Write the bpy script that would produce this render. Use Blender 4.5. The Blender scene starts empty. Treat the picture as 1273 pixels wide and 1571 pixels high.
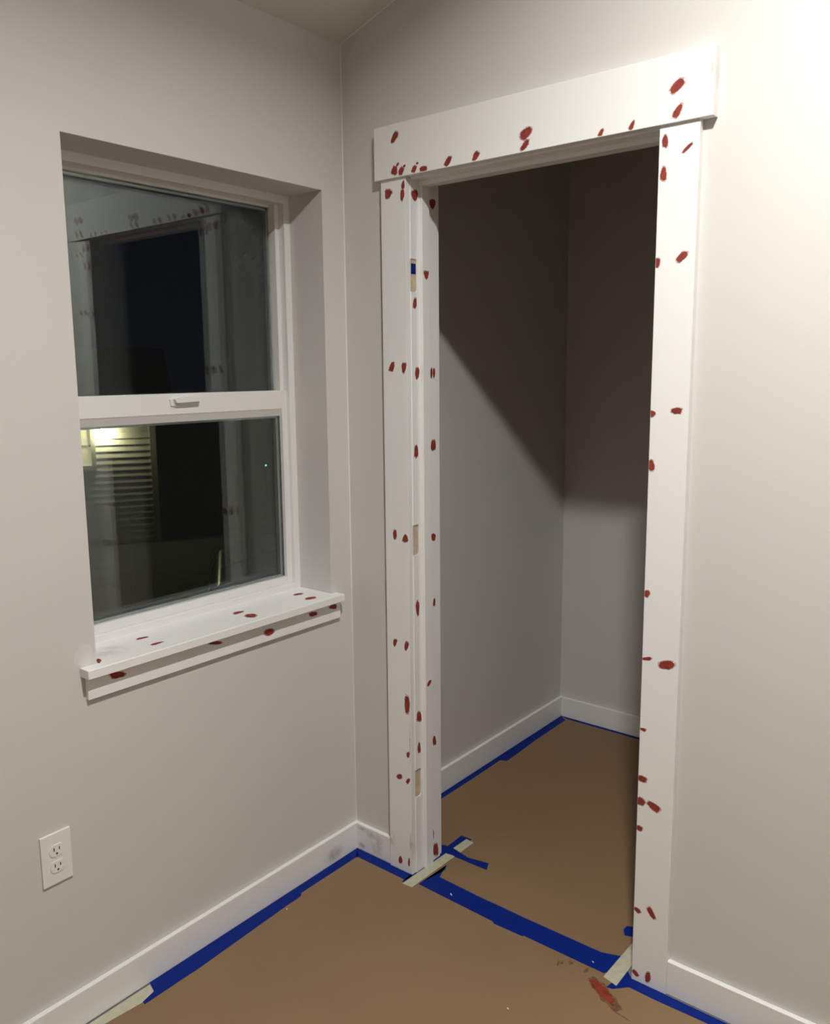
import bpy, bmesh, math, random
from mathutils import Vector, Matrix

random.seed(7)
scene = bpy.context.scene
C = scene.collection

# ------------------------------------------------------------------ camera
cam_d = bpy.data.cameras.new('camera')
cam = bpy.data.objects.new('camera', cam_d)
C.objects.link(cam)
cam_d.sensor_fit = 'HORIZONTAL'
cam_d.sensor_width = 36.0
cam_d.lens = 1286.28 / 1273 * 36.0
cam_d.shift_y = -(785.5 - 767.06) / 1273
cam_d.clip_start = 0.02
cam_d.clip_end = 200
YAW, PITCH, ROLL = 0.6813, -0.152, -0.0091
fw = Vector((-math.sin(YAW) * math.cos(PITCH), math.cos(YAW) * math.cos(PITCH), math.sin(PITCH)))
rt = Vector((math.cos(YAW), math.sin(YAW), 0))
up = rt.cross(fw)
rt2 = rt * math.cos(ROLL) + up * math.sin(ROLL)
up2 = up * math.cos(ROLL) - rt * math.sin(ROLL)
m = Matrix((rt2, up2, -fw)).transposed().to_4x4()
m.translation = Vector((1.7511, -1.8433, 1.5245))
cam.matrix_world = m
scene.camera = cam

# ------------------------------------------------------------------ world, exposure
world = bpy.data.worlds.new('dusk_sky')
scene.world = world
world.use_nodes = True
bg = world.node_tree.nodes['Background']
bg.inputs['Color'].default_value = (0.16, 0.24, 0.55, 1)
bg.inputs['Strength'].default_value = 0.006
vs = scene.view_settings
vs.view_transform = 'Standard'
vs.look = 'None'
vs.gamma = 1.0
vs.use_curve_mapping = False
vs.exposure = 0.33
LAMP = 1800.0          # emission strength of the disc light in the ceiling

# ------------------------------------------------------------------ materials
def mat(name, col, rough=0.6, bump=0.0, bscale=200.0, var=0.0, vscale=6.0, spec=0.5, metal=0.0, emit=None, estr=0.0, detail=3):
    mt = bpy.data.materials.new(name)
    mt.use_nodes = True
    nt = mt.node_tree
    b = nt.nodes['Principled BSDF']
    b.inputs['Base Color'].default_value = (*col, 1)
    b.inputs['Roughness'].default_value = rough
    b.inputs['Specular IOR Level'].default_value = spec
    b.inputs['Metallic'].default_value = metal
    if emit:
        b.inputs['Emission Color'].default_value = (*emit, 1)
        b.inputs['Emission Strength'].default_value = estr
    if bump or var:
        tc = nt.nodes.new('ShaderNodeTexCoord')
    if bump:
        n = nt.nodes.new('ShaderNodeTexNoise')
        n.inputs['Scale'].default_value = bscale
        n.inputs['Detail'].default_value = detail
        bp = nt.nodes.new('ShaderNodeBump')
        bp.inputs['Strength'].default_value = bump
        bp.inputs['Distance'].default_value = 0.002
        nt.links.new(tc.outputs['Object'], n.inputs['Vector'])
        nt.links.new(n.outputs['Fac'], bp.inputs['Height'])
        nt.links.new(bp.outputs['Normal'], b.inputs['Normal'])
    if var:
        n2 = nt.nodes.new('ShaderNodeTexNoise')
        n2.inputs['Scale'].default_value = vscale
        n2.inputs['Detail'].default_value = 4
        r = nt.nodes.new('ShaderNodeValToRGB')
        r.color_ramp.elements[0].position = 0.3
        r.color_ramp.elements[1].position = 0.7
        r.color_ramp.elements[0].color = (*[c * (1 - var) for c in col], 1)
        r.color_ramp.elements[1].color = (*[min(1, c * (1 + var)) for c in col], 1)
        nt.links.new(tc.outputs['Object'], n2.inputs['Vector'])
        nt.links.new(n2.outputs['Fac'], r.inputs['Fac'])
        nt.links.new(r.outputs['Color'], b.inputs['Base Color'])
    return mt

def stain_mat(name, col, stain, centre, radii, rough=0.4):
    """trim paint with a rubbed dirt mark of limited extent (object space)"""
    mt = mat(name, col, rough, 0.03, 300)
    nt = mt.node_tree
    b = nt.nodes['Principled BSDF']
    tc = nt.nodes.new('ShaderNodeTexCoord')
    prev = None
    for c, r in zip(centre, radii):
        mp = nt.nodes.new('ShaderNodeMapping')
        mp.vector_type = 'POINT'
        mp.inputs['Scale'].default_value = tuple(1 / k for k in r)
        mp.inputs['Location'].default_value = tuple(-a / k for a, k in zip(c, r))
        g = nt.nodes.new('ShaderNodeTexGradient')
        g.gradient_type = 'SPHERICAL'
        nt.links.new(tc.outputs['Object'], mp.inputs['Vector'])
        nt.links.new(mp.outputs['Vector'], g.inputs['Vector'])
        if prev is None:
            prev = g.outputs['Fac']
        else:
            mx = nt.nodes.new('ShaderNodeMath')
            mx.operation = 'MAXIMUM'
            nt.links.new(prev, mx.inputs[0])
            nt.links.new(g.outputs['Fac'], mx.inputs[1])
            prev = mx.outputs[0]
    n = nt.nodes.new('ShaderNodeTexNoise')
    n.inputs['Scale'].default_value = 28
    n.inputs['Detail'].default_value = 5
    n.inputs['Roughness'].default_value = 0.7
    nt.links.new(tc.outputs['Object'], n.inputs['Vector'])
    rp = nt.nodes.new('ShaderNodeValToRGB')
    rp.color_ramp.elements[0].position = 0.36
    rp.color_ramp.elements[1].position = 0.72
    nt.links.new(n.outputs['Fac'], rp.inputs['Fac'])
    mu = nt.nodes.new('ShaderNodeMath')
    mu.operation = 'MULTIPLY'
    nt.links.new(prev, mu.inputs[0])
    nt.links.new(rp.outputs['Color'], mu.inputs[1])
    mix = nt.nodes.new('ShaderNodeMix')
    mix.data_type = 'RGBA'
    mix.inputs['A'].default_value = (*col, 1)
    mix.inputs['B'].default_value = (*stain, 1)
    nt.links.new(mu.outputs[0], mix.inputs['Factor'])
    nt.links.new(mix.outputs['Result'], b.inputs['Base Color'])
    return mt

def smear_mat(name, col, cut=0.5, scale=120.0, alpha_soft=0.15):
    """thin scraped paint: gaps where the paint did not take"""
    mt = mat(name, col, 0.7)
    nt = mt.node_tree
    b = nt.nodes['Principled BSDF']
    tc = nt.nodes.new('ShaderNodeTexCoord')
    n = nt.nodes.new('ShaderNodeTexNoise')
    n.inputs['Scale'].default_value = scale
    n.inputs['Detail'].default_value = 4
    r = nt.nodes.new('ShaderNodeValToRGB')
    r.color_ramp.elements[0].position = cut - alpha_soft
    r.color_ramp.elements[1].position = cut + alpha_soft
    nt.links.new(tc.outputs['Object'], n.inputs['Vector'])
    nt.links.new(n.outputs['Fac'], r.inputs['Fac'])
    nt.links.new(r.outputs['Color'], b.inputs['Alpha'])
    return mt

WALL = (0.64, 0.628, 0.605)
TRIM = (0.84, 0.84, 0.83)
M = {}
M['wall'] = mat('greige_wall_paint', WALL, 0.62, 0.10, 260, spec=0.3)
M['ceil'] = mat('ceiling_paint', (0.64, 0.628, 0.605), 0.7, 0.08, 220, spec=0.25)
M['trim'] = mat('white_trim_paint', TRIM, 0.38, 0.04, 240)
M['caulk'] = mat('white_caulk', (0.80, 0.79, 0.75), 0.45)
M['vinyl'] = mat('white_vinyl', (0.80, 0.80, 0.79), 0.32)
M['spacer'] = mat('aluminium_spacer', (0.55, 0.56, 0.56), 0.35, metal=0.8)
M['putty'] = mat('red_glazing_putty', (0.245, 0.031, 0.019), 0.75, 0.15, 300, var=0.30, vscale=90)
M['putty_halo'] = mat('smeared_putty', (0.62, 0.34, 0.29), 0.7)
M['paper'] = mat('kraft_masking_paper', (0.243, 0.155, 0.083), 0.62, 0.05, 90, var=0.05, vscale=3.0, spec=0.35)
M['subfloor'] = mat('grey_floor', (0.17, 0.17, 0.17), 0.6)
M['blue'] = mat('blue_painters_tape', (0.001, 0.017, 0.20), 0.6, 0.12, 400, var=0.06, vscale=20, spec=0.15)
M['mask'] = mat('pale_masking_tape', (0.50, 0.49, 0.37), 0.6, 0.12, 350, var=0.08, vscale=60)
M['wood'] = mat('raw_pine', (0.57, 0.48, 0.35), 0.7, 0.1, 120, var=0.15, vscale=40)
M['plastic'] = mat('white_plastic', (0.82, 0.80, 0.78), 0.3)
M['slot'] = mat('socket_slot', (0.03, 0.03, 0.03), 0.6)
M['chrome'] = mat('screw_steel', (0.5, 0.5, 0.5), 0.35, metal=1.0)
M['gasket'] = mat('black_rubber_gasket', (0.06, 0.06, 0.06), 0.6)
M['fleck'] = mat('white_paint_drip', (0.85, 0.85, 0.82), 0.5)
M['red_smear'] = smear_mat('red_putty_smear', (0.25, 0.030, 0.014), 0.36, 45)
M['red_thin'] = smear_mat('thin_red_scuff', (0.20, 0.075, 0.04), 0.52, 60, 0.25)
M['halo_smear'] = smear_mat('thin_putty_halo', (0.62, 0.38, 0.33), 0.5, 260)
M['spackle'] = mat('white_spackle', (0.675, 0.663, 0.64), 0.7, 0.1, 60)
M['casing_l'] = stain_mat('white_casing_paint_scuffed', TRIM, (0.17, 0.11, 0.07),
                          [(0.165, -0.018, 0.092), (0.243, -0.018, 0.09), (0.243, -0.018, 0.43)],
                          [(0.020, 0.05, 0.03), (0.007, 0.05, 0.06), (0.004, 0.05, 0.08)])
M['base_dirty'] = stain_mat('white_baseboard_paint_scuffed', TRIM, (0.20, 0.14, 0.09),
                            [(0.045, -0.014, 0.074), (0.10, -0.014, 0.045), (0.09, -0.014, 0.066), (0.035, -0.014, 0.018)],
                            [(0.040, 0.05, 0.010), (0.030, 0.05, 0.045), (0.045, 0.05, 0.02), (0.02, 0.05, 0.012)])
M['base_left'] = stain_mat('white_baseboard_paint', TRIM, (0.25, 0.19, 0.15),
                           [(0.014, -0.12, 0.03)], [(0.05, 0.05, 0.03)])
M['header'] = stain_mat('white_header_paint', TRIM, (0.42, 0.33, 0.17),
                        [(1.076, -0.026, 2.13)], [(0.008, 0.05, 0.05)])
M['stool'] = stain_mat('white_stool_paint', TRIM, (0.40, 0.38, 0.37),
                       [(-0.05, -0.80, 0.863)], [(0.05, 0.06, 0.05)])

gl = bpy.data.materials.new('window_glass')
gl.use_nodes = True
b = gl.node_tree.nodes['Principled BSDF']
b.inputs['Base Color'].default_value = (0.93, 1.0, 0.98, 1)
b.inputs['Roughness'].default_value = 0.0
b.inputs['IOR'].default_value = 1.5
b.inputs['Transmission Weight'].default_value = 1.0
M['glass'] = gl

# ------------------------------------------------------------------ helpers
def link(name, me, mt, parent=None):
    o = bpy.data.objects.new(name, me)
    C.objects.link(o)
    if mt is not None and not me.materials:
        me.materials.append(mt)
    if parent is not None:
        o.parent = parent
        o.matrix_parent_inverse = Matrix.Translation(-parent.location)
    return o

def keep_world(o, parent):
    o.parent = parent
    o.matrix_parent_inverse = Matrix.Translation(-parent.location)

def bm_box(bm, lo, hi):
    vs_ = [bm.verts.new((x, y, z)) for x in (lo[0], hi[0]) for y in (lo[1], hi[1]) for z in (lo[2], hi[2])]
    for f in ((0, 1, 3, 2), (4, 6, 7, 5), (0, 4, 5, 1), (2, 3, 7, 6), (0, 2, 6, 4), (1, 5, 7, 3)):
        bm.faces.new([vs_[i] for i in f])

def finish(bm, name, mt, parent=None, bevel=0.0, seg=2, smooth=False):
    bmesh.ops.recalc_face_normals(bm, faces=bm.faces)
    if bevel:
        bmesh.ops.bevel(bm, geom=list(bm.edges), offset=bevel, segments=seg, profile=0.7, affect='EDGES', clamp_overlap=True)
    me = bpy.data.meshes.new(name)
    bm.to_mesh(me)
    bm.free()
    if smooth:
        for p in me.polygons:
            p.use_smooth = True
    return link(name, me, mt, parent)

def boxes(name, lst, mt, parent=None, bevel=0.0, seg=2):
    bm = bmesh.new()
    for lo, hi in lst:
        bm_box(bm, lo, hi)
    return finish(bm, name, mt, parent, bevel, seg)

def box(name, lo, hi, mt, parent=None, bevel=0.0, seg=2):
    return boxes(name, [(lo, hi)], mt, parent, bevel, seg)

def bm_prism(bm, pts, d):
    """3-D polygon pts extruded by vector d"""
    d = Vector(d)
    a = [bm.verts.new(p) for p in pts]
    c = [bm.verts.new(Vector(p) + d) for p in pts]
    bm.faces.new(a)
    bm.faces.new(c[::-1])
    n = len(a)
    for i in range(n):
        bm.faces.new((a[i], c[i], c[(i + 1) % n], a[(i + 1) % n]))

def prism(name, pts, d, mt, parent=None, bevel=0.0, seg=2):
    bm = bmesh.new()
    bm_prism(bm, pts, d)
    return finish(bm, name, mt, parent, bevel, seg)

def bm_cyl(bm, p0, p1, r0, r1=None, n=16):
    p0, p1 = Vector(p0), Vector(p1)
    r1 = r0 if r1 is None else r1
    ax = (p1 - p0).normalized()
    u = ax.orthogonal().normalized()
    v = ax.cross(u)
    A = [bm.verts.new(p0 + (u * math.cos(t) + v * math.sin(t)) * r0) for t in (2 * math.pi * i / n for i in range(n))]
    B = [bm.verts.new(p1 + (u * math.cos(t) + v * math.sin(t)) * r1) for t in (2 * math.pi * i / n for i in range(n))]
    bm.faces.new(A[::-1])
    bm.faces.new(B)
    for i in range(n):
        bm.faces.new((A[i], A[(i + 1) % n], B[(i + 1) % n], B[i]))

def cyl(name, p0, p1, r0, mt, parent=None, r1=None, n=16):
    bm = bmesh.new()
    bm_cyl(bm, p0, p1, r0, r1, n)
    o = finish(bm, name, mt, parent)
    return o

def empty(name, loc=(0, 0, 0)):
    o = bpy.data.objects.new(name, None)
    C.objects.link(o)
    o.location = loc
    o.empty_display_size = 0.05
    return o

def tag(o, label, cat, group=None, kind=None):
    o['label'] = label
    if cat:
        o['category'] = cat
    if group:
        o['group'] = group
    if kind:
        o['kind'] = kind
    return o

def struct(o, label, cat):
    return tag(o, label, cat, kind='structure')

# ------------------------------------------------------------------ putty marks: centre, half axis, half width on each surface (metres)
MARKS = {
  'header': [
    (0.2174, 2.1469, 0.009, 0.0124, 0.0069, -0.0035),
    (0.2166, 2.0628, 0.004, 0.0106, 0.0091, -0.003),
    (0.2278, 2.0767, 0.0039, 0.0038, 0.0027, -0.0017),
    (0.2401, 2.058, 0.0045, 0.0093, 0.0072, -0.0028),
    (0.2517, 2.0694, 0.0027, 0.0028, 0.0025, -0.0016),
    (0.2853, 2.0564, 0.0054, 0.0079, 0.0058, -0.0028),
    (0.2955, 2.069, 0.0027, 0.0019, 0.0023, -0.0018),
    (0.3164, 2.0522, 0.012, 0.0009, 0.0024, -0.0063),
    (0.397, 2.0582, 0.0083, 0.0103, 0.0064, -0.0037),
    (0.484, 2.0574, 0.007, 0.0098, 0.0063, -0.0034),
    (0.6304, 2.0867, 0.013, 0.0104, 0.008, -0.0069),
    (0.6272, 2.0595, 0.0103, 0.0101, 0.0052, -0.0039),
    (0.8271, 2.053, 0.0051, 0.0074, 0.0038, -0.0024),
    (0.9014, 2.0552, 0.0048, 0.0087, 0.004, -0.0024),
    (1.0009, 2.116, 0.0136, 0.0109, 0.0062, -0.0063),
    (1.0044, 2.0652, 0.0077, 0.0121, 0.0056, -0.0038),
  ],
  'casing': [
    (0.1859, 2.0067, 0.0047, 0.0117, 0.0103, -0.0034),
    (0.24, 2.0237, 0.0018, 0.0102, 0.0049, -0.0011),
    (0.2363, 1.9968, 0.0018, 0.0135, 0.006, -0.0012),
    (0.192, 1.5387, 0.0048, 0.0127, 0.0077, -0.0017),
    (0.2355, 1.5349, 0.0014, 0.0137, 0.0072, -0.0004),
    (0.1947, 1.056, 0.0002, 0.0135, 0.0063, 0.0007),
    (0.2341, 1.0496, 0.0001, 0.0107, 0.0087, 0.001),
    (0.1899, 0.7272, 0.0021, 0.0112, 0.0058, 0.0005),
    (0.2338, 0.7264, 0.003, 0.0133, 0.0069, 0.0004),
    (0.2338, 0.5457, 0.0004, 0.0273, 0.009, 0.0023),
    (0.2355, 0.3873, 0.0001, 0.0085, 0.0052, 0.0015),
    (0.2001, 0.3065, 0.0096, 0.0044, 0.0015, -0.007),
    (0.2344, 0.3031, 0.004, 0.0087, 0.0054, -0.0002),
    (0.2006, 0.0334, -0.0002, 0.0108, 0.0067, 0.0027),
    (0.2348, 0.0383, 0.0002, 0.0125, 0.0033, 0.0013),
  ],
  'jamb': [
    (0.0182, 1.9995, -0.0018, 0.0128, 0.0122, 0.0025),
    (0.0146, 1.7124, 0.0017, 0.0136, 0.0073, 0.0001),
    (0.0223, 1.5203, 0.0017, 0.0157, 0.0082, -0.0004),
    (0.014, 1.299, 0.0002, 0.0173, 0.0083, -0.0007),
    (0.0152, 0.8363, -0.0005, 0.0215, 0.007, -0.0015),
    (0.0174, 0.5004, 0.0002, 0.0157, 0.0103, -0.0035),
    (0.0161, 0.4012, 0.0002, 0.0153, 0.0064, -0.0024),
    (0.0971, 1.9882, -0.0014, 0.0116, 0.0121, 0.0023),
    (0.0875, 1.5198, 0.0005, 0.0137, 0.0047, -0.0001),
    (0.0993, 1.5202, 0.0005, 0.0133, 0.0047, -0.0001),
    (0.0938, 1.3112, 0.0017, 0.0152, 0.0111, -0.0012),
    (0.0928, 1.0367, 0.0001, 0.0105, 0.0097, -0.0016),
    (0.0947, 0.8369, 0.0013, 0.0121, 0.0049, -0.0013),
    (0.0914, 0.3971, -0.0007, 0.0138, 0.0075, -0.0025),
    (0.081, 0.0877, 0.0001, 0.0145, 0.0042, -0.002),
    (0.0946, 0.0329, 0.0015, 0.0191, 0.0128, -0.0065),
  ],
  'stop': [
    (0.0518, 1.7911, -0.0006, 0.0108, 0.0097, 0.001),
    (0.0524, 0.5977, 0.0074, 0.0064, 0.0049, -0.0033),
  ],
  'casing_r': [
    (0.9754, 2.0111, 0.0002, 0.0126, 0.0065, -0.0014),
    (1.0253, 1.9893, 0.0099, 0.0085, 0.0024, -0.0024),
    (0.9746, 1.945, 0.0001, 0.014, 0.0065, -0.0012),
    (0.9671, 1.7568, 0.0003, 0.0098, 0.0053, -0.0008),
    (1.0227, 1.7657, 0.0105, 0.009, 0.0051, -0.0052),
    (1.0235, 1.4328, 0.0122, 0.0003, 0.0003, -0.0066),
    (0.968, 1.4254, 0.0068, 0.0011, 0.0013, -0.0066),
    (0.9683, 1.3067, 0.0079, 0.0021, 0.003, -0.0116),
    (0.9682, 1.0044, 0.0069, -0.0001, -0.0012, -0.0081),
    (0.9724, 0.8464, 0.0125, 0.0027, 0.0001, -0.0038),
    (1.0225, 0.8419, 0.0178, 0.0039, 0.0004, -0.0097),
    (0.9692, 0.6689, 0.0089, -0.0009, -0.001, -0.0032),
    (0.9717, 0.5427, 0.0117, -0.0015, -0.0025, -0.007),
    (0.971, 0.4832, 0.01, -0.0024, -0.0039, -0.0088),
    (1.004, 0.4813, 0.0152, -0.0066, -0.0043, -0.0075),
    (0.9695, 0.4129, 0.0084, -0.0016, -0.0026, -0.0062),
    (0.9715, 0.1939, 0.0076, -0.0039, -0.003, -0.0048),
    (1.0082, 0.2014, 0.0088, -0.0116, -0.0046, -0.0048),
    (0.9721, 0.021, 0.0072, -0.0051, -0.0034, -0.0049),
    (1.0052, 0.025, 0.0002, 0.0135, 0.0064, 0.0027),
  ],
  'stool': [
    (-0.078, -0.6895, 0.0023, 0.0144, 0.0055, -0.0031),
    (-0.0111, -0.691, 0.0015, 0.0155, 0.0058, -0.0034),
    (-0.0099, -0.85, 0.0118, -0.0029, 0.0066, -0.007),
    (-0.0635, -0.3922, 0.0028, 0.0142, 0.008, -0.0058),
    (-0.0125, -0.3923, 0.0104, 0.0108, 0.0131, -0.0107),
    (-0.0733, -0.1564, 0.005, 0.0132, 0.0065, -0.0056),
    (-0.011, -0.1661, 0.006, 0.0148, 0.0089, -0.0079),
  ],
  'apron': [
    (-0.8169, 0.8239, 0.0189, -0.0028, 0.0007, -0.0075),
    (-0.5332, 0.827, 0.0188, -0.0036, 0.0002, -0.004),
    (-0.3493, 0.8103, 0.0158, 0.0007, 0.0033, -0.0086),
    (-0.1787, 0.8222, 0.015, -0.001, 0.0016, -0.0064),
    (-0.0973, 0.8253, 0.0149, -0.0015, 0.0013, -0.0066),
  ],
  'floor': [
    (0.7896, -0.084, 0.0026, 0.0004, 0.0029, -0.0103),
    (0.7957, -0.0752, 0.0032, -0.0008, 0.0005, -0.0068),
    (0.8135, -0.0624, 0.0053, -0.0048, -0.0024, -0.0069),
    (0.8595, -0.0636, 0.004, -0.0012, 0.0002, -0.0109),
    (0.9268, -0.1053, 0.044, -0.0212, -0.0022, -0.021),
    (0.9959, -0.1487, 0.0257, -0.0033, 0.0001, -0.0019),
    (0.3985, -0.0229, 0.0077, -0.0039, -0.0, -0.003),
    (0.7724, -0.2976, 0.0053, -0.0025, -0.0003, -0.0024),
    (0.8582, -0.0237, 0.0043, -0.0029, -0.0004, -0.0022),
    (0.0683, -0.3696, 0.0044, -0.004, -0.0015, -0.0012),
  ],
}

# tape outlines on the floor (metres)
TAPE = {
  'A': [(0.0145, -0.785), (0.0145, -0.284), (0.053, -0.297), (0.056, -0.312), (0.056, -0.356), (0.070, -0.687), (0.069, -0.702), (0.069, -0.836), (0.058, -0.834), (0.049, -0.797)],
  'B': [(0.0145, -0.348), (0.0145, -0.0145), (0.051, -0.051), (0.047, -0.058), (0.045, -0.287), (0.050, -0.353)],
  'maskL': [(0.019, -2.2), (0.020, -0.789), (0.049, -0.797), (0.059, -0.837), (0.049, -0.932), (0.048, -2.2)],
  'C': [(0.0145, -0.0145), (0.156, -0.0150), (0.159, -0.0185), (0.2475, -0.0185), (0.252, -0.038), (0.245, -0.051), (0.044, -0.050)],
  'D1': [(0.291, -0.042), (0.310, 0.065), (0.298, 0.090), (0.319, 0.025), (0.458, 0.020), (0.620, 0.019), (0.663, -0.051), (0.570, -0.055), (0.562, -0.049)],
  'D2': [(0.516, 0.020), (0.620, 0.019), (0.858, 0.023), (0.915, 0.045), (0.922, -0.014), (0.898, -0.044), (0.665, -0.047), (0.562, -0.049)],
  'E': [(0.215, 0.168), (0.251, 0.178), (0.327, 0.162), (0.397, 0.176), (0.411, 0.144), (0.347, 0.142), (0.278, 0.141), (0.227, 0.134)],
  'F': [(0.243, -0.063), (0.236, 0.254), (0.277, 0.255), (0.280, 0.175), (0.263, -0.064)],
  'mask1': [(0.251, -0.070), (0.286, -0.067), (0.293, 0.243), (0.262, 0.246)],
  'mask2': [(0.904, -0.056), (0.944, -0.066), (0.942, 0.15), (0.908, 0.15)],
  'G': [(0.926, -0.085), (0.941, -0.081), (0.971, -0.050), (1.040, -0.051), (1.168, -0.046), (2.6, -0.047), (2.6, -0.0145), (1.049, -0.0185), (0.964, -0.019), (0.942, 0.002)],
  'H': [(0.864, 0.145), (0.865, 0.165), (0.883, 0.172), (1.02, 0.170), (1.02, 0.136), (0.904, 0.136), (0.877, 0.124)],
  'I1': [(0.0145, 0.14), (0.0145, 0.883), (0.062, 0.802), (0.037, 0.790), (0.039, 0.606), (0.037, 0.405), (0.037, 0.14)],
  'I2': [(0.0145, 0.854), (0.0145, 1.320), (0.052, 1.290), (0.053, 1.029), (0.060, 0.882), (0.062, 0.802)],
  'J': [(0.014, 1.3205), (1.70, 1.3205), (1.70, 1.300), (0.051, 1.305)],
}

# ------------------------------------------------------------------ room shell
HB, TB = 0.0875, 0.014                 # baseboard height, thickness
RW, RL = 4.2, -4.2                     # room width (x), room far end (y)
CL = 1.335                             # closet back wall
CR = 1.75                              # closet right wall
WT = 0.114                             # partition thickness
WX = -0.215                            # outer face of the window wall
SLOPE = 0.312
RIDGE = RW / 2

def ceil_z(x):
    return 2.44 + SLOPE * (RIDGE - abs(x - RIDGE))

WY0, WY1, WZ0, WZ1 = -0.8615, -0.089, 0.841, 2.032
bm = bmesh.new()
bm_box(bm, (WX, RL - 0.1, -0.1), (0, WY0, 2.44))
bm_box(bm, (WX, WY1, -0.1), (0, CL + 0.1, 2.44))
bm_box(bm, (WX, WY0, -0.1), (0, WY1, WZ0))
bm_box(bm, (WX, WY0, WZ1), (0, WY1, 2.44))
wall_left = struct(finish(bm, 'wall_left', M['wall']), 'greige painted wall with the recessed window and the outlet', 'wall')

DX0, DX1, DZ = 0.232, 0.976, 2.058
bm = bmesh.new()
def xz_prism(bm, y0, y1, pts):
    bm_prism(bm, [(x, y0, z) for x, z in pts], (0, y1 - y0, 0))
xz_prism(bm, 0, WT, [(0, -0.1), (DX0, -0.1), (DX0, ceil_z(DX0)), (0, 2.44)])
xz_prism(bm, 0, WT, [(DX0, DZ), (DX1, DZ), (DX1, ceil_z(DX1)), (DX0, ceil_z(DX0))])
xz_prism(bm, 0, WT, [(DX1, -0.1), (RW, -0.1), (RW, 2.44), (RIDGE, ceil_z(RIDGE)), (DX1, ceil_z(DX1))])
wall_front = struct(finish(bm, 'wall_front', M['wall']), 'greige partition wall with the trimmed closet doorway under a sloped ceiling', 'wall')

def gable(name, y0, y1, x0, x1, label):
    bm = bmesh.new()
    pts = [(x0, -0.1), (x1, -0.1), (x1, ceil_z(x1))]
    if x0 < RIDGE < x1:
        pts.append((RIDGE, ceil_z(RIDGE)))
    pts.append((x0, ceil_z(x0)))
    xz_prism(bm, y0, y1, pts)
    return struct(finish(bm, name, M['wall']), label, 'wall')

gable('wall_back', RL - 0.1, RL, 0, RW, 'greige gable wall of the room facing the doorway wall')
gable('wall_closet_back', CL, CL + 0.1, 0, CR + 0.1, 'shaded back wall inside the closet')
struct(box('wall_right', (RW, RL - 0.1, -0.1), (RW + 0.1, WT, 2.44), M['wall']), 'greige side wall of the room facing the window', 'wall')
struct(prism('wall_closet_right', [(CR, WT, -0.1), (CR, CL, -0.1), (CR, CL, ceil_z(CR)), (CR, WT, ceil_z(CR))], (0.1, 0, 0), M['wall']),
       'end wall inside the closet', 'wall')
bm = bmesh.new()
xz_prism(bm, RL - 0.1, CL + 0.1, [(WX, 2.44), (0, 2.44), (RIDGE, ceil_z(RIDGE)), (RIDGE, ceil_z(RIDGE) + 0.12), (WX, 2.56)])
xz_prism(bm, RL - 0.1, CL + 0.1, [(RIDGE, ceil_z(RIDGE)), (RW, 2.44), (RW + 0.1, 2.44), (RW + 0.1, 2.56), (RIDGE, ceil_z(RIDGE) + 0.12)])
struct(finish(bm, 'ceiling', M['ceil']), 'painted sloped vault ceiling meeting the walls in the corner', 'ceiling')
floor = struct(box('floor', (0, RL, -0.1), (RW, CL, -0.0008), M['subfloor']), 'grey floor under the taped down kraft paper', 'floor')

# caulk beads in the corner and along the ceiling line
def bead(name, p0, p1, r, parent):
    return cyl(name, p0, p1, r, M['caulk'], parent, n=8)
bead('caulk_bead', (0.0005, -0.0005, 0.86), (0.0005, -0.0005, 2.44), 0.0021, wall_front)
bead('caulk_bead', (0.0005, -0.0005, HB), (0.0005, -0.0005, 0.86), 0.0012, wall_front)
bead('caulk_bead', (0.0, -0.0005, 2.4395), (1.2, -0.0005, ceil_z(1.2) - 0.0005), 0.0016, wall_front)

# baseboards
def base(name, lo, hi, label, mt='trim'):
    return struct(box(name, lo, hi, M[mt], bevel=0.0022), label, 'baseboard')
base('baseboard_left', (0, RL, 0), (TB, 0, HB), 'white baseboard under the window wall with blue tape along it', 'base_left')
base('baseboard_corner', (TB, -TB, 0), (0.1595, 0, HB - 0.0005), 'short scuffed white baseboard between room corner and left door casing', 'base_dirty')
base('baseboard_front', (1.0515, -TB, 0), (RW, 0, HB), 'white baseboard running from the right door casing along the wall')
base('baseboard_closet_left', (0, WT, 0), (TB, CL, HB), 'shaded white baseboard along the closet side wall')
base('baseboard_closet_back', (TB, CL - TB, 0), (CR, CL, HB - 0.0005), 'shaded white baseboard along the closet back wall')
base('baseboard_right', (RW - TB, RL, 0), (RW, -TB, HB), 'white baseboard along the room wall facing the window')
base('baseboard_back', (TB, RL, 0), (RW - TB, RL + TB, HB), 'white baseboard along the gable wall facing the doorway')

# ------------------------------------------------------------------ putty spots
def blob(rng, n=14, jit=0.09, taper=0.0):
    out = []
    for i in range(n):
        t = 2 * math.pi * i / n + rng.uniform(-0.06, 0.06)
        r = 1 + rng.uniform(-jit, jit)
        a, c = math.cos(t), math.sin(t)
        # blunt ended stroke rather than an ellipse
        a = math.copysign(abs(a) ** 0.8, a)
        c = math.copysign(abs(c) ** 0.8, c)
        out.append((a * r, c * r * (1 - taper * a)))
    return out

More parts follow.
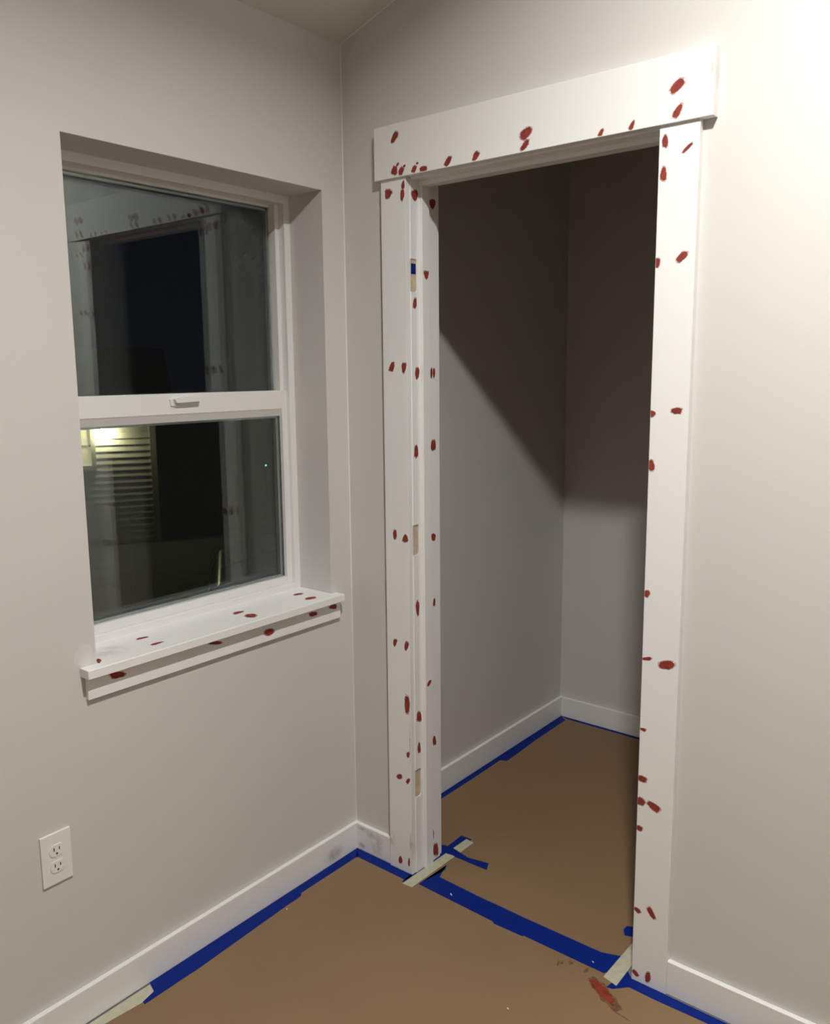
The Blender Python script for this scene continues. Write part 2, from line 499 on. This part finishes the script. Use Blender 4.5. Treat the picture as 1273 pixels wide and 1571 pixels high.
def spots(key, axis, val, sign, parent, clamp=(-9, 9, -9, 9), name='putty_spot', mts=('putty', 'halo_smear'), sel=None, thick=0.0007, halo=1.22, size=1.0):
    rng = random.Random(hash_key(key))
    k = [i for i in range(3) if i != axis]
    for q in MARKS[key]:
        if sel is not None and not sel(q):
            continue
        bm = bmesh.new()
        taper = rng.uniform(-0.45, 0.45)
        q = q[:2] + tuple(c * size for c in q[2:])
        shape = blob(rng, taper=taper)
        for scale, th, mi in ((halo, thick * 0.4, 1), (1.0, thick, 0)):
            if scale == 0:
                continue
            pts = []
            for a, c in shape:
                jx = 1 + (rng.uniform(-0.05, 0.05) if mi else 0)
                u = q[0] + q[2] * a * scale * jx + q[4] * c * scale * jx
                v = q[1] + q[3] * a * scale * jx + q[5] * c * scale * jx
                u = min(max(u, clamp[0]), clamp[1])
                v = min(max(v, clamp[2]), clamp[3])
                p = [0, 0, 0]
                p[axis] = val - sign * 0.0004
                p[k[0]], p[k[1]] = u, v
                pts.append(tuple(p))
            d = [0, 0, 0]
            d[axis] = sign * (th + 0.0004)
            f0 = len(bm.faces)
            bm_prism(bm, pts, d)
            bm.faces.ensure_lookup_table()
            for f in bm.faces[f0:]:
                f.material_index = mi
        bmesh.ops.remove_doubles(bm, verts=bm.verts, dist=1e-6)
        o = finish(bm, name, M[mts[0]], parent)
        o.data.materials.append(M[mts[1]])

def hash_key(s):
    return sum((i + 1) * ord(ch) for i, ch in enumerate(s))

# ------------------------------------------------------------------ doorway
door = empty('door_1', (0.6, 0, 0))
struct(door, 'white trimmed closet doorway dabbed with red putty spots, without a door leaf', 'doorway')
HZ = 2.0445
JX0, JX1 = 0.2505, 0.9575
casing_a = box('casing', (0.1595, -0.018, 0.0), (0.2475, 0, HZ), M['casing_l'], door, 0.0012)
casing_b = box('casing', (0.9625, -0.018, 0.0), (1.0515, 0, HZ), M['trim'], door, 0.0012)
header = box('header_casing', (0.1437, -0.026, HZ), (1.081, 0, 2.1825), M['header'], door, 0.0012)
# hinge jamb: base board plus a face with three hinge pockets cut into it
JD = WT + 0.003
mort = [(0.2465, 0.335), (0.997, 1.086), (1.743, 1.8315)]
face = [(0.0, 0.0)]
for a, c in mort:
    face += [(0.0, a)]
    for i in range(5):
        t = -math.pi / 2 + i * math.pi / 8
        face.append((0.017 + 0.008 * math.cos(t), a + 0.008 + 0.008 * math.sin(t)))
    for i in range(5):
        t = i * math.pi / 8
        face.append((0.017 + 0.008 * math.cos(t), c - 0.008 + 0.008 * math.sin(t)))
    face += [(0.0, c)]
face += [(0.0, 2.040), (JD, 2.040), (JD, 0.0)]
bm = bmesh.new()
bm_box(bm, (DX0, 0.0, 0.0), (JX0 - 0.003, JD, 2.058))
bm_prism(bm, [(JX0 - 0.003, y, z) for y, z in face], (0.003, 0, 0))
jamb_a = finish(bm, 'jamb', M['trim'], door)
for i, (a, c) in enumerate(mort):
    box('hinge_mortise', (JX0 - 0.0031, 0.0003, a), (JX0 - 0.0027, 0.0252, c), M['wood'], jamb_a)
box('mortise_tape', (JX0 - 0.0026, 0.002, 1.7915), (JX0 - 0.0014, 0.0215, 1.819), M['blue'], jamb_a)
jamb_b = box('jamb', (JX1, 0.0, 0.0), (DX1, JD, 2.058), M['trim'], door, 0.001)
box('head_jamb', (JX0, 0.0, 2.040), (JX1, JD, 2.058), M['trim'], door, 0.001)
stop_a = box('door_stop', (JX0, 0.0355, 0.0), (JX0 + 0.012, 0.068, 2.028), M['trim'], door, 0.0015)
box('door_stop', (JX1 - 0.012, 0.0355, 0.0), (JX1, 0.068, 2.028), M['trim'], door, 0.0015)
box('door_stop', (JX0, 0.0355, 2.028), (JX1, 0.068, 2.040), M['trim'], door, 0.0015)
# casing on the closet side
for lo, hi in (((0.1595, JD, 0), (0.2455, JD + 0.015, HZ)), ((0.9625, JD, 0), (1.0515, JD + 0.015, HZ))):
    box('casing', lo, hi, M['trim'], door, 0.001)
box('header_casing', (0.1437, JD, HZ), (1.081, JD + 0.018, 2.1825), M['trim'], door, 0.001)

spots('header', 1, -0.026, -1, header, (0.146, 1.079, 2.0465, 2.18))
spots('casing', 1, -0.018, -1, casing_a, (0.161, 0.2465, 0.001, HZ - 0.001))
spots('casing_r', 1, -0.018, -1, casing_b, (0.9636, 1.05, 0.001, HZ - 0.001))
spots('jamb', 0, JX0, 1, jamb_a, (0.001, 0.0352, 0.001, 2.035), sel=lambda q: q[0] < 0.04)
spots('jamb', 0, JX0, 1, jamb_a, (0.0685, JD - 0.001, 0.001, 2.035), sel=lambda q: q[0] > 0.06)
spots('stop', 0, JX0 + 0.012, 1, stop_a, (0.037, 0.0665, 0.001, 2.03))

# ------------------------------------------------------------------ window
win = empty('window_1', (-0.15, -0.475, 0.863))
struct(win, 'white single hung window set deep in the wall, dark night outside', 'window')
def mir(y):                      # mirror about the window's centre line
    return WY0 + WY1 - y
FX = -0.134
boxes('window_frame', [((WX, WY1 - 0.023, 0.855), (FX, WY1, WZ1)),
                       ((WX, WY0, 0.855), (FX, mir(WY1 - 0.023), WZ1)),
                       ((WX, WY0 + 0.023, WZ1 - 0.023), (FX, WY1 - 0.023, WZ1)),
                       ((WX, WY0 + 0.023, 0.842), (FX, WY1 - 0.023, 0.880))], M['vinyl'], win, 0.0012)
YI = WY1 - 0.023
# tracks beside the upper glass
for s in (0, 1):
    ys = (YI - 0.014, YI) if s == 0 else (mir(YI), mir(YI - 0.014))
    t = box('sash_track', (-0.182, ys[0], 1.445), (-0.158, ys[1], WZ1 - 0.023), M['vinyl'], win, 0.001)
    box('track_clip', (-0.1585, min(ys) + 0.001, 1.9285), (-0.1565, max(ys) - 0.001, 1.9325), M['vinyl'], t)
# upper sash, behind
us = boxes('upper_sash', [((-0.212, YI - 0.012, 1.425), (-0.183, YI, WZ1 - 0.023)),
                          ((-0.212, mir(YI), 1.425), (-0.183, mir(YI - 0.012), WZ1 - 0.023)),
                          ((-0.212, mir(YI), WZ1 - 0.030), (-0.183, YI, WZ1 - 0.023)),
                          ((-0.212, mir(YI), 1.425), (-0.183, YI, 1.455))], M['vinyl'], win)
for x in (-0.189, -0.206):
    box('pane', (x - 0.003, mir(YI - 0.010), 1.450), (x, YI - 0.010, WZ1 - 0.028), M['glass'], us)
def spacer(x0, x1, y0, y1, z0, z1, parent):
    w = 0.006
    boxes('glass_spacer', [((x0, y0, z0), (x1, y0 + w, z1)), ((x0, y1 - w, z0), (x1, y1, z1)),
                           ((x0, y0, z0), (x1, y1, z0 + w)), ((x0, y0, z1 - w), (x1, y1, z1))], M['spacer'], parent)
spacer(-0.2055, -0.1925, mir(YI - 0.014), YI - 0.014, 1.455, WZ1 - 0.033, us)
# lower sash, in front
ls_bm = bmesh.new()
LX0, LX1 = -0.180, -0.145
SI = YI - 0.021
bm_box(ls_bm, (LX0, SI, 0.880), (LX1, YI, 1.4725))
bm_box(ls_bm, (LX0, mir(YI), 0.880), (LX1, mir(SI), 1.4725))
bm_box(ls_bm, (LX0, mir(SI), 0.880), (LX1, SI, 0.904))
bm_box(ls_bm, (LX0, mir(SI), 1.418), (LX1, SI, 1.4725))
ls = finish(ls_bm, 'lower_sash', M['vinyl'], win, 0.0015)
prism('glazing_bead', [(LX0 + 0.004, mir(SI), 1.4175), (LX1 - 0.001, mir(SI), 1.4175), (-0.157, mir(SI), 1.397), (LX0 + 0.004, mir(SI), 1.397)],
      (0, SI - mir(SI), 0), M['vinyl'], ls)
for x in (-0.1585, -0.1745):
    box('pane', (x - 0.003, mir(SI - 0.001) - 0.004, 0.900), (x, SI + 0.004, 1.412), M['glass'], ls)
spacer(-0.174, -0.162, mir(SI - 0.006), SI - 0.006, 0.905, 1.397, ls)
# small gasket line around the glass
boxes('gasket', [((-0.1605, SI - 0.0015, 0.904), (-0.1575, SI + 0.002, 1.398)), ((-0.1605, mir(SI) - 0.002, 0.904), (-0.1575, mir(SI) + 0.0015, 1.398))],
      M['gasket'], ls)
# sash lock on the meeting rail
prism('sash_lock', [(LX1, -0.523, 1.4405), (LX1, -0.436, 1.4405), (LX1, -0.432, 1.4560), (LX1, -0.442, 1.4690), (LX1, -0.487, 1.4675), (LX1, -0.527, 1.4585)],
      (0.005, 0, 0), M['vinyl'], ls, 0.0012)
pts = [(LX1 + 0.004, -0.518 + 0.080 * i / 10, 1.4545 + 0.011 * math.sin(math.pi * (0.12 + 0.55 * i / 10))) for i in range(11)]
prism('lock_lever', pts + [(LX1 + 0.004, -0.440, 1.4500), (LX1 + 0.004, -0.514, 1.4480)], (0.013, 0, 0), M['vinyl'], ls, 0.0015)

# stool and apron
stool = prism('trim_1', [(0.036, -0.903, 0.841), (0.036, -0.068, 0.841), (0.0, -0.068, 0.841), (0.0, WY1, 0.841), (-0.136, WY1, 0.841),
                         (-0.136, WY0, 0.841), (0.0, WY0, 0.841), (0.0, -0.903, 0.841)], (0, 0, 0.022), M['stool'], None, 0.003, 3)
struct(stool, 'white window stool with red putty dabs on its top', 'window sill')
apron = struct(box('trim_2', (0, -0.893, 0.785), (0.012, -0.064, 0.8415), M['trim'], None, 0.0012), 'white apron board under the window stool with red putty dabs', 'apron')
spots('stool', 2, 0.863, 1, stool)
patch = []
rng_p = random.Random(11)
for i in range(16):
    t = 2 * math.pi * i / 16
    r = rng_p.uniform(0.75, 1.15)
    patch.append((-0.0004, -0.893 + 0.024 * r * math.cos(t), 0.888 + 0.030 * r * math.sin(t)))
prism('spackle_smear', patch, (0.0008, 0, 0), M['spackle'], wall_left)
spots('apron', 0, 0.012, 1, apron, (-0.89, -0.066, 0.787, 0.8405))

# ------------------------------------------------------------------ outlet
out = empty('wall_outlet', (0, -0.9925, 0.44))
tag(out, 'white duplex electrical outlet low on the window wall', 'outlet')
OY, OZ = -0.9925, 0.440
prism('cover_plate', [(0, OY - 0.0355, OZ - 0.061), (0, OY + 0.0355, OZ - 0.061), (0, OY + 0.0355, OZ + 0.061), (0, OY - 0.0355, OZ + 0.061)],
      (0.0055, 0, 0), M['plastic'], out, 0.0022, 3)
for dz in (-0.0195, 0.0195):
    pts = []
    for i in range(24):
        t = 2 * math.pi * i / 24
        y, z = 0.0172 * math.cos(t), 0.0172 * math.sin(t)
        z = max(-0.0140, min(0.0140, z))
        pts.append((0.005, OY + y, OZ + dz + z))
    r = prism('receptacle', pts, (0.0022, 0, 0), M['plastic'], out)
    for dy, h in ((-0.0063, 0.0042), (0.0063, 0.0034)):
        box('slot', (0.0068, OY + dy - 0.0012, OZ + dz + 0.0035 - h), (0.0074, OY + dy + 0.0012, OZ + dz + 0.0035 + h), M['slot'], r)
    cyl('ground_hole', (0.0068, OY, OZ + dz - 0.0075), (0.0074, OY, OZ + dz - 0.0075), 0.0024, M['slot'], r, n=12)
cyl('screw', (0.005, OY, OZ), (0.0066, OY, OZ), 0.0026, M['plastic'], out, n=12)

# ------------------------------------------------------------------ floor paper, tape
SHEET = 0.0
def sheet(name, pts, z0, th, mt, label, cat, group=None):
    o = prism(name, [(x, y, z0) for x, y in pts], (0, 0, th), M[mt])
    tag(o, label, cat, group)
    return o
paper = sheet('floor_paper', [(0.022, RL + 0.022), (RW - 0.022, RL + 0.022), (RW - 0.022, -0.024), (0.93, -0.024), (0.93, -0.005), (0.29, -0.005), (0.29, -0.024), (0.022, -0.024)],
              -0.0008, 0.0008, 'paper', 'brown kraft masking paper covering the floor of the room', 'paper')
paper2 = sheet('floor_paper', [(0.28, -0.003), (0.93, -0.003), (0.93, 0.125), (CR - 0.02, 0.125), (CR - 0.02, CL - 0.02), (0.02, CL - 0.02), (0.02, 0.125), (0.28, 0.125)],
               -0.0008, 0.0008, 'paper', 'brown kraft masking paper covering the closet floor', 'paper')

def strip(name, key, level, mt, label, group):
    return sheet(name, TAPE[key], 0.0, 0.0003 + 0.00025 * level, mt, label, 'tape', group)
BLUE, PALE = 'blue painters tape strips', 'pale masking tape strips'
for key, lvl, lab in (
        ('B', 0, 'narrow blue tape strip along the window wall baseboard, ending in the room corner'),
        ('A', 1, 'wide blue tape strip along the window wall baseboard, ending at pale tape'),
        ('C', 0, 'blue tape strip from the room corner to the left door casing'),
        ('D1', 1, 'blue tape strip across the threshold starting at the left jamb'),
        ('D2', 2, 'blue tape strip across the threshold ending at the right jamb'),
        ('F', 0, 'blue tape strip lying under the pale tape at the left jamb'),
        ('E', 4, 'short loose blue tape strip crossing the pale tape behind the left jamb'),
        ('G', 1, 'blue tape strip along the baseboard right of the door casing'),
        ('H', 0, 'blue tape end on the closet floor beside the right jamb'),
        ('I1', 1, 'blue tape strip along the closet side baseboard next to the doorway'),
        ('I2', 0, 'wide blue tape strip along the closet side baseboard in the back corner'),
        ('J', 1, 'thin blue tape strip along the closet back baseboard')):
    strip('painters_tape', key, lvl, 'blue', lab, BLUE)
for key, lvl, lab in (
        ('maskL', 0, 'pale masking tape along the window wall baseboard past the blue tape'),
        ('mask1', 3, 'pale masking tape strip along the foot of the left jamb'),
        ('mask2', 3, 'pale masking tape strip along the foot of the right jamb')):
    strip('masking_tape', key, lvl, 'mask', lab, PALE)

def scuff(x0, y0, x1, y1, w, mt, seed, th):
    rng = random.Random(seed)
    d = Vector((x1 - x0, y1 - y0, 0))
    nrm = Vector((-d.y, d.x, 0)).normalized()
    up_, lo_ = [], []
    for i in range(13):
        t = i / 12
        c = Vector((x0, y0, 0)) + d * t
        prof = w * (0.25 + 0.75 * math.sin(math.pi * min(1, t * 0.8 + 0.12)) ** 0.8)
        up_.append(c + nrm * prof * rng.uniform(0.65, 1.1))
        lo_.append(c - nrm * prof * rng.uniform(0.65, 1.1))
    pts = up_ + lo_[::-1]
    prism('red_scuff', [(p.x, p.y, -0.0002) for p in pts], (0, 0, th + 0.0002), M[mt], paper)
scuff(0.880, -0.078, 0.985, -0.138, 0.020, 'red_thin', 4, 0.0002)
scuff(0.886, -0.084, 0.962, -0.122, 0.0155, 'red_smear', 1, 0.0003)
scuff(0.892, -0.096, 0.968, -0.131, 0.006, 'red_smear', 2, 0.0004)
spots('floor', 2, 0.0, 1, paper, name='red_scuff', mts=('red_thin', 'red_thin'), sel=lambda q: (0.78 < q[0] < 0.862 and q[1] < -0.05) or q[0] > 0.99, thick=0.0003, halo=0)
spots('floor', 2, 0.0006, 1, paper, name='paint_drip', mts=('fleck', 'fleck'), sel=lambda q: abs(q[0] - 0.0683) < 0.001 or abs(q[0] - 0.3985) < 0.001 or abs(q[0] - 0.7724) < 0.001 or abs(q[0] - 0.8582) < 0.001, thick=0.0006, halo=0, size=0.65)

# ------------------------------------------------------------------ ceiling lamp (above the frame)
def disc_lamp(x, y, label, size=1.0):
    """recessed disc light lying in the sloped ceiling"""
    z = ceil_z(x)
    sgn = 1 if x < RIDGE else -1
    n = Vector((sgn * SLOPE, 0, -1)).normalized()       # out of the ceiling
    p = Vector((x, y, z))
    root = tag(empty('ceiling_lamp_offscreen', p), label, 'lamp')
    bm = bmesh.new()
    u = Vector((0, 1, 0))
    v = n.cross(u)
    prof = [(0.056, 0.001), (0.056, 0.007), (0.066, 0.009), (0.082, 0.005), (0.085, -0.002), (0.085, -0.004), (0.056, -0.004)]
    rings = []
    for k in range(32):
        t = 2 * math.pi * k / 32
        d = u * math.cos(t) + v * math.sin(t)
        rings.append([bm.verts.new(p + d * (r * size) + n * h) for r, h in prof])
    for k in range(32):
        A, B = rings[k], rings[(k + 1) % 32]
        for q in range(len(prof)):
            bm.faces.new((A[q], B[q], B[(q + 1) % len(prof)], A[(q + 1) % len(prof)]))
    finish(bm, 'trim_ring', M['plastic'], root, smooth=True)
    cyl('diffuser_offscreen', p - n * 0.003, p + n * 0.0045, 0.0565 * size, M['lit'], root, n=32)
# the one lamp that the shadows in the closet, in the window recess and under the stool point back to
M['lit'] = mat('lit_diffuser', (1, 1, 1), 0.5, emit=(1.0, 0.975, 0.93), estr=LAMP)
disc_lamp(1.45, -1.06, 'white disc light in the sloped ceiling between the window and the doorway')

# ------------------------------------------------------------------ outside in the dusk
GZ = -1.3
M['lawn'] = mat('dark_lawn', (0.045, 0.060, 0.028), 0.9, var=0.3, vscale=3)
M['siding'] = mat('grey_lap_siding', (0.45, 0.45, 0.42), 0.6)
M['roof'] = mat('dark_shingle', (0.05, 0.05, 0.055), 0.8)
M['carpaint'] = mat('blue_car_paint', (0.05, 0.10, 0.24), 0.25, spec=0.6)
M['carglass'] = mat('car_glass', (0.02, 0.025, 0.03), 0.08)
M['tyre'] = mat('tyre_rubber', (0.02, 0.02, 0.02), 0.8)
M['rim'] = mat('wheel_rim', (0.4, 0.4, 0.42), 0.3, metal=0.9)
M['headlight'] = mat('headlight_lens', (0.5, 0.5, 0.52), 0.25)
M['bark'] = mat('bark', (0.07, 0.05, 0.035), 0.9, 0.3, 40)
M['leaf'] = mat('dark_leaves', (0.035, 0.055, 0.022), 0.8)
M['lampglow'] = mat('porch_lamp_glass', (1, 0.9, 0.6), 0.5, emit=(1.0, 0.86, 0.5), estr=110)
M['greenled'] = mat('green_led', (0.1, 0.9, 0.6), 0.5, emit=(0.15, 1.0, 0.6), estr=3)
M['litwin'] = mat('lit_window_blind', (0.8, 0.75, 0.55), 0.7, emit=(1.0, 0.86, 0.50), estr=0.28)
struct(box('ground', (-45, -30, GZ - 0.2), (WX - 0.6, 40, GZ), M['lawn']), 'dark lawn outside the window', 'lawn')

# neighbouring house with lap siding, porch lamp and lit window
hx, hy = -10.9, 5.55
HM = Matrix.Translation((hx, hy, 0)) @ Matrix.Rotation(math.radians(58), 4, 'Z')
house = empty('neighbour_house', (hx, hy, GZ))
tag(house, 'neighbouring house with grey lap siding lit by its porch lamp, seen through the window', 'house')
def hbox(name, lo, hi, mt, parent, bevel=0.0):
    o = box(name, lo, hi, M[mt], parent, bevel)
    o.data.transform(HM)
    return o
# local frame: wall face in plane y = 0, facing -y; x runs right
hbox('wall', (-6.0, 0.03, GZ), (0.83, 5, 1.0), 'siding', house)
for i in range(20):
    z = GZ + 0.1 + i * 0.105
    o = prism('siding_board', [(0, 0.03, z + 0.110), (0, 0.005, z + 0.110), (0, -0.018, z), (0, 0.03, z)], (0.82 + 1.5, 0, 0), M['siding'], house)
    o.data.transform(Matrix.Translation((-1.5, 0, 0)))
    o.data.transform(HM)
hbox('corner_post', (0.80, -0.03, GZ), (0.90, 0.10, 1.0), 'siding', house)
rf = prism('roof', [(-6.3, -0.5, 0.95), (1.2, -0.5, 0.95), (1.2, 2.5, 1.9), (-6.3, 2.5, 1.9)], (0, 0, 0.12), M['roof'], house)
rf.data.transform(HM)
wf = boxes('window_trim', [((-0.12, -0.05, -0.02), (-0.05, 0.0, 0.78)), ((-0.85, -0.05, -0.02), (-0.78, 0.0, 0.78)),
                           ((-0.85, -0.05, 0.71), (-0.05, 0.0, 0.78)), ((-0.85, -0.05, -0.02), (-0.05, 0.0, 0.05)),
                           ((-0.85, -0.04, 0.36), (-0.05, 0.0, 0.39))], M['siding'], house)
wf.data.transform(HM)
hbox('window_blind', (-0.78, -0.03, 0.05), (-0.12, -0.024, 0.71), 'litwin', wf)
pl = cyl('porch_lamp', (0.09, -0.03, 0.62), (0.09, 0.0, 0.62), 0.05, M['roof'], house)
pl.data.transform(HM)
pl['label'] = 'glowing yellow porch lamp'
for o in (cyl('lamp_glass', (0.09, -0.10, 0.52), (0.09, -0.10, 0.66), 0.04, M['lampglow'], pl, 0.05),
          cyl('lamp_cap', (0.09, -0.10, 0.66), (0.09, -0.10, 0.71), 0.08, M['roof'], pl, 0.02),
          box('lamp_arm', (0.08, -0.10, 0.67), (0.10, 0.0, 0.69), M['roof'], pl)):
    o.data.transform(HM)

# parked car
car = empty('parked_car', (-4.75, 2.95, GZ))
tag(car, 'blue car parked on the dark lawn, seen through the lower sash', 'car')
CM = Matrix.Translation((-4.75, 2.95, GZ)) @ Matrix.Rotation(math.atan2(0.78, 0.63), 4, 'Z')
# local: x runs from nose to tail, y across (0 = side seen from the house is negative), z up
prof = [(0.0, 0.28), (0.02, 0.62), (0.12, 0.80), (0.55, 0.95), (1.25, 1.02), (4.35, 1.0), (4.45, 0.8), (4.45, 0.30), (3.95, 0.28), (3.85, 0.55), (3.6, 0.68), (3.35, 0.55), (3.25, 0.25),
        (1.2, 0.25), (1.1, 0.55), (0.85, 0.68), (0.6, 0.55), (0.5, 0.28)]
bmc = bmesh.new()
bm_prism(bmc, [(x, 0.0, z) for x, z in prof], (0, 1.75, 0))
o = finish(bmc, 'body', M['carpaint'], car, 0.05, 3, True)
o.data.transform(CM)
cab = [(1.15, 1.0), (1.85, 1.42), (3.3, 1.45), (4.15, 1.0)]
bmc = bmesh.new()
bm_prism(bmc, [(x, 0.12, z) for x, z in cab], (0, 1.51, 0))
o = finish(bmc, 'cabin', M['carpaint'], car, 0.05, 3, True)
o.data.transform(CM)
for y0, y1 in ((0.11, 0.125), (1.625, 1.64)):
    o = prism('side_window', [(1.42, y0, 1.05), (1.95, y0, 1.36), (3.2, y0, 1.38), (3.85, y0, 1.05)], (0, y1 - y0, 0), M['carglass'], car)
    o.data.transform(CM)
o = prism('windshield', [(1.2, 0.25, 1.045), (1.2, 1.5, 1.045), (1.80, 1.45, 1.405), (1.80, 0.30, 1.405)], (-0.012, 0, 0.02), M['carglass'], car)
o.data.transform(CM)
for x in (0.85, 3.6):
    for y0, y1 in ((-0.02, 0.2), (1.55, 1.77)):
        o = cyl('wheel', (x, y0, 0.31), (x, y1, 0.31), 0.31, M['tyre'], car, n=24)
        o.data.transform(CM)
        h = cyl('hubcap', (x, y0 - 0.006 if y0 < 0 else y1 + 0.006, 0.31), (x, (y0 + y1) / 2, 0.31), 0.19, M['rim'], o, n=20)
        h.data.transform(CM)
for y in (0.22, 1.53):
    o = prism('headlight', [(0.0, y - 0.14, 0.62), (0.0, y + 0.14, 0.62), (0.05, y + 0.14, 0.76), (0.05, y - 0.14, 0.76)], (-0.012, 0, 0), M['headlight'], car)
    o.data.transform(CM)

# stake light with a green LED
st = empty('garden_light', (-10.35, 8.62, GZ))
tag(st, 'small garden stake light with a green glowing tip outside', 'garden light')
cyl('stake', (-10.35, 8.62, GZ - 0.05), (-10.35, 8.62, -0.23), 0.015, M['roof'], st, n=8)
bm = bmesh.new()
bmesh.ops.create_icosphere(bm, subdivisions=2, radius=0.014)
bmesh.ops.translate(bm, verts=bm.verts, vec=(-10.35, 8.62, -0.2))
finish(bm, 'led', M['greenled'], st)

# tree against the dusk sky
def tree(x, y, h, r, seed, label, n=2600, leaf=1.0):
    rng = random.Random(seed)
    root = empty('tree', (x, y, GZ))
    tag(root, label, 'tree')
    bm = bmesh.new()
    bm_cyl(bm, (x, y, GZ - 0.1), (x, y, GZ + h * 0.6), 0.16, 0.08, 10)
    ends = []
    for i in range(9):
        a = rng.uniform(0, 6.28)
        z0 = GZ + h * rng.uniform(0.3, 0.58)
        e = (x + math.cos(a) * r * 0.7, y + math.sin(a) * r * 0.7, z0 + h * rng.uniform(0.12, 0.35))
        bm_cyl(bm, (x, y, z0), e, 0.05, 0.015, 6)
        ends.append(e)
    finish(bm, 'trunk', M['bark'], root)
    bm = bmesh.new()
    for i in range(n):
        e = rng.choice(ends + [(x, y, GZ + h * 0.8)])
        d = Vector((rng.gauss(0, 1), rng.gauss(0, 1), rng.gauss(0, 0.8))) * r * 0.28
        c = Vector(e) + d
        u = Vector((rng.gauss(0, 1), rng.gauss(0, 1), rng.gauss(0, 1))).normalized() * rng.uniform(0.07, 0.14) * leaf
        v = u.orthogonal() * 0.5
        bm.faces.new([bm.verts.new(c + k) for k in (-u, v, u, -v)])
    o = finish(bm, 'foliage', M['leaf'], root)
    o['kind'] = 'stuff'
tree(-8.9, 9.5, 8.2, 1.5, 3, 'leafy dark tree against the dusk sky, seen through the upper sash', 1500, 0.9)
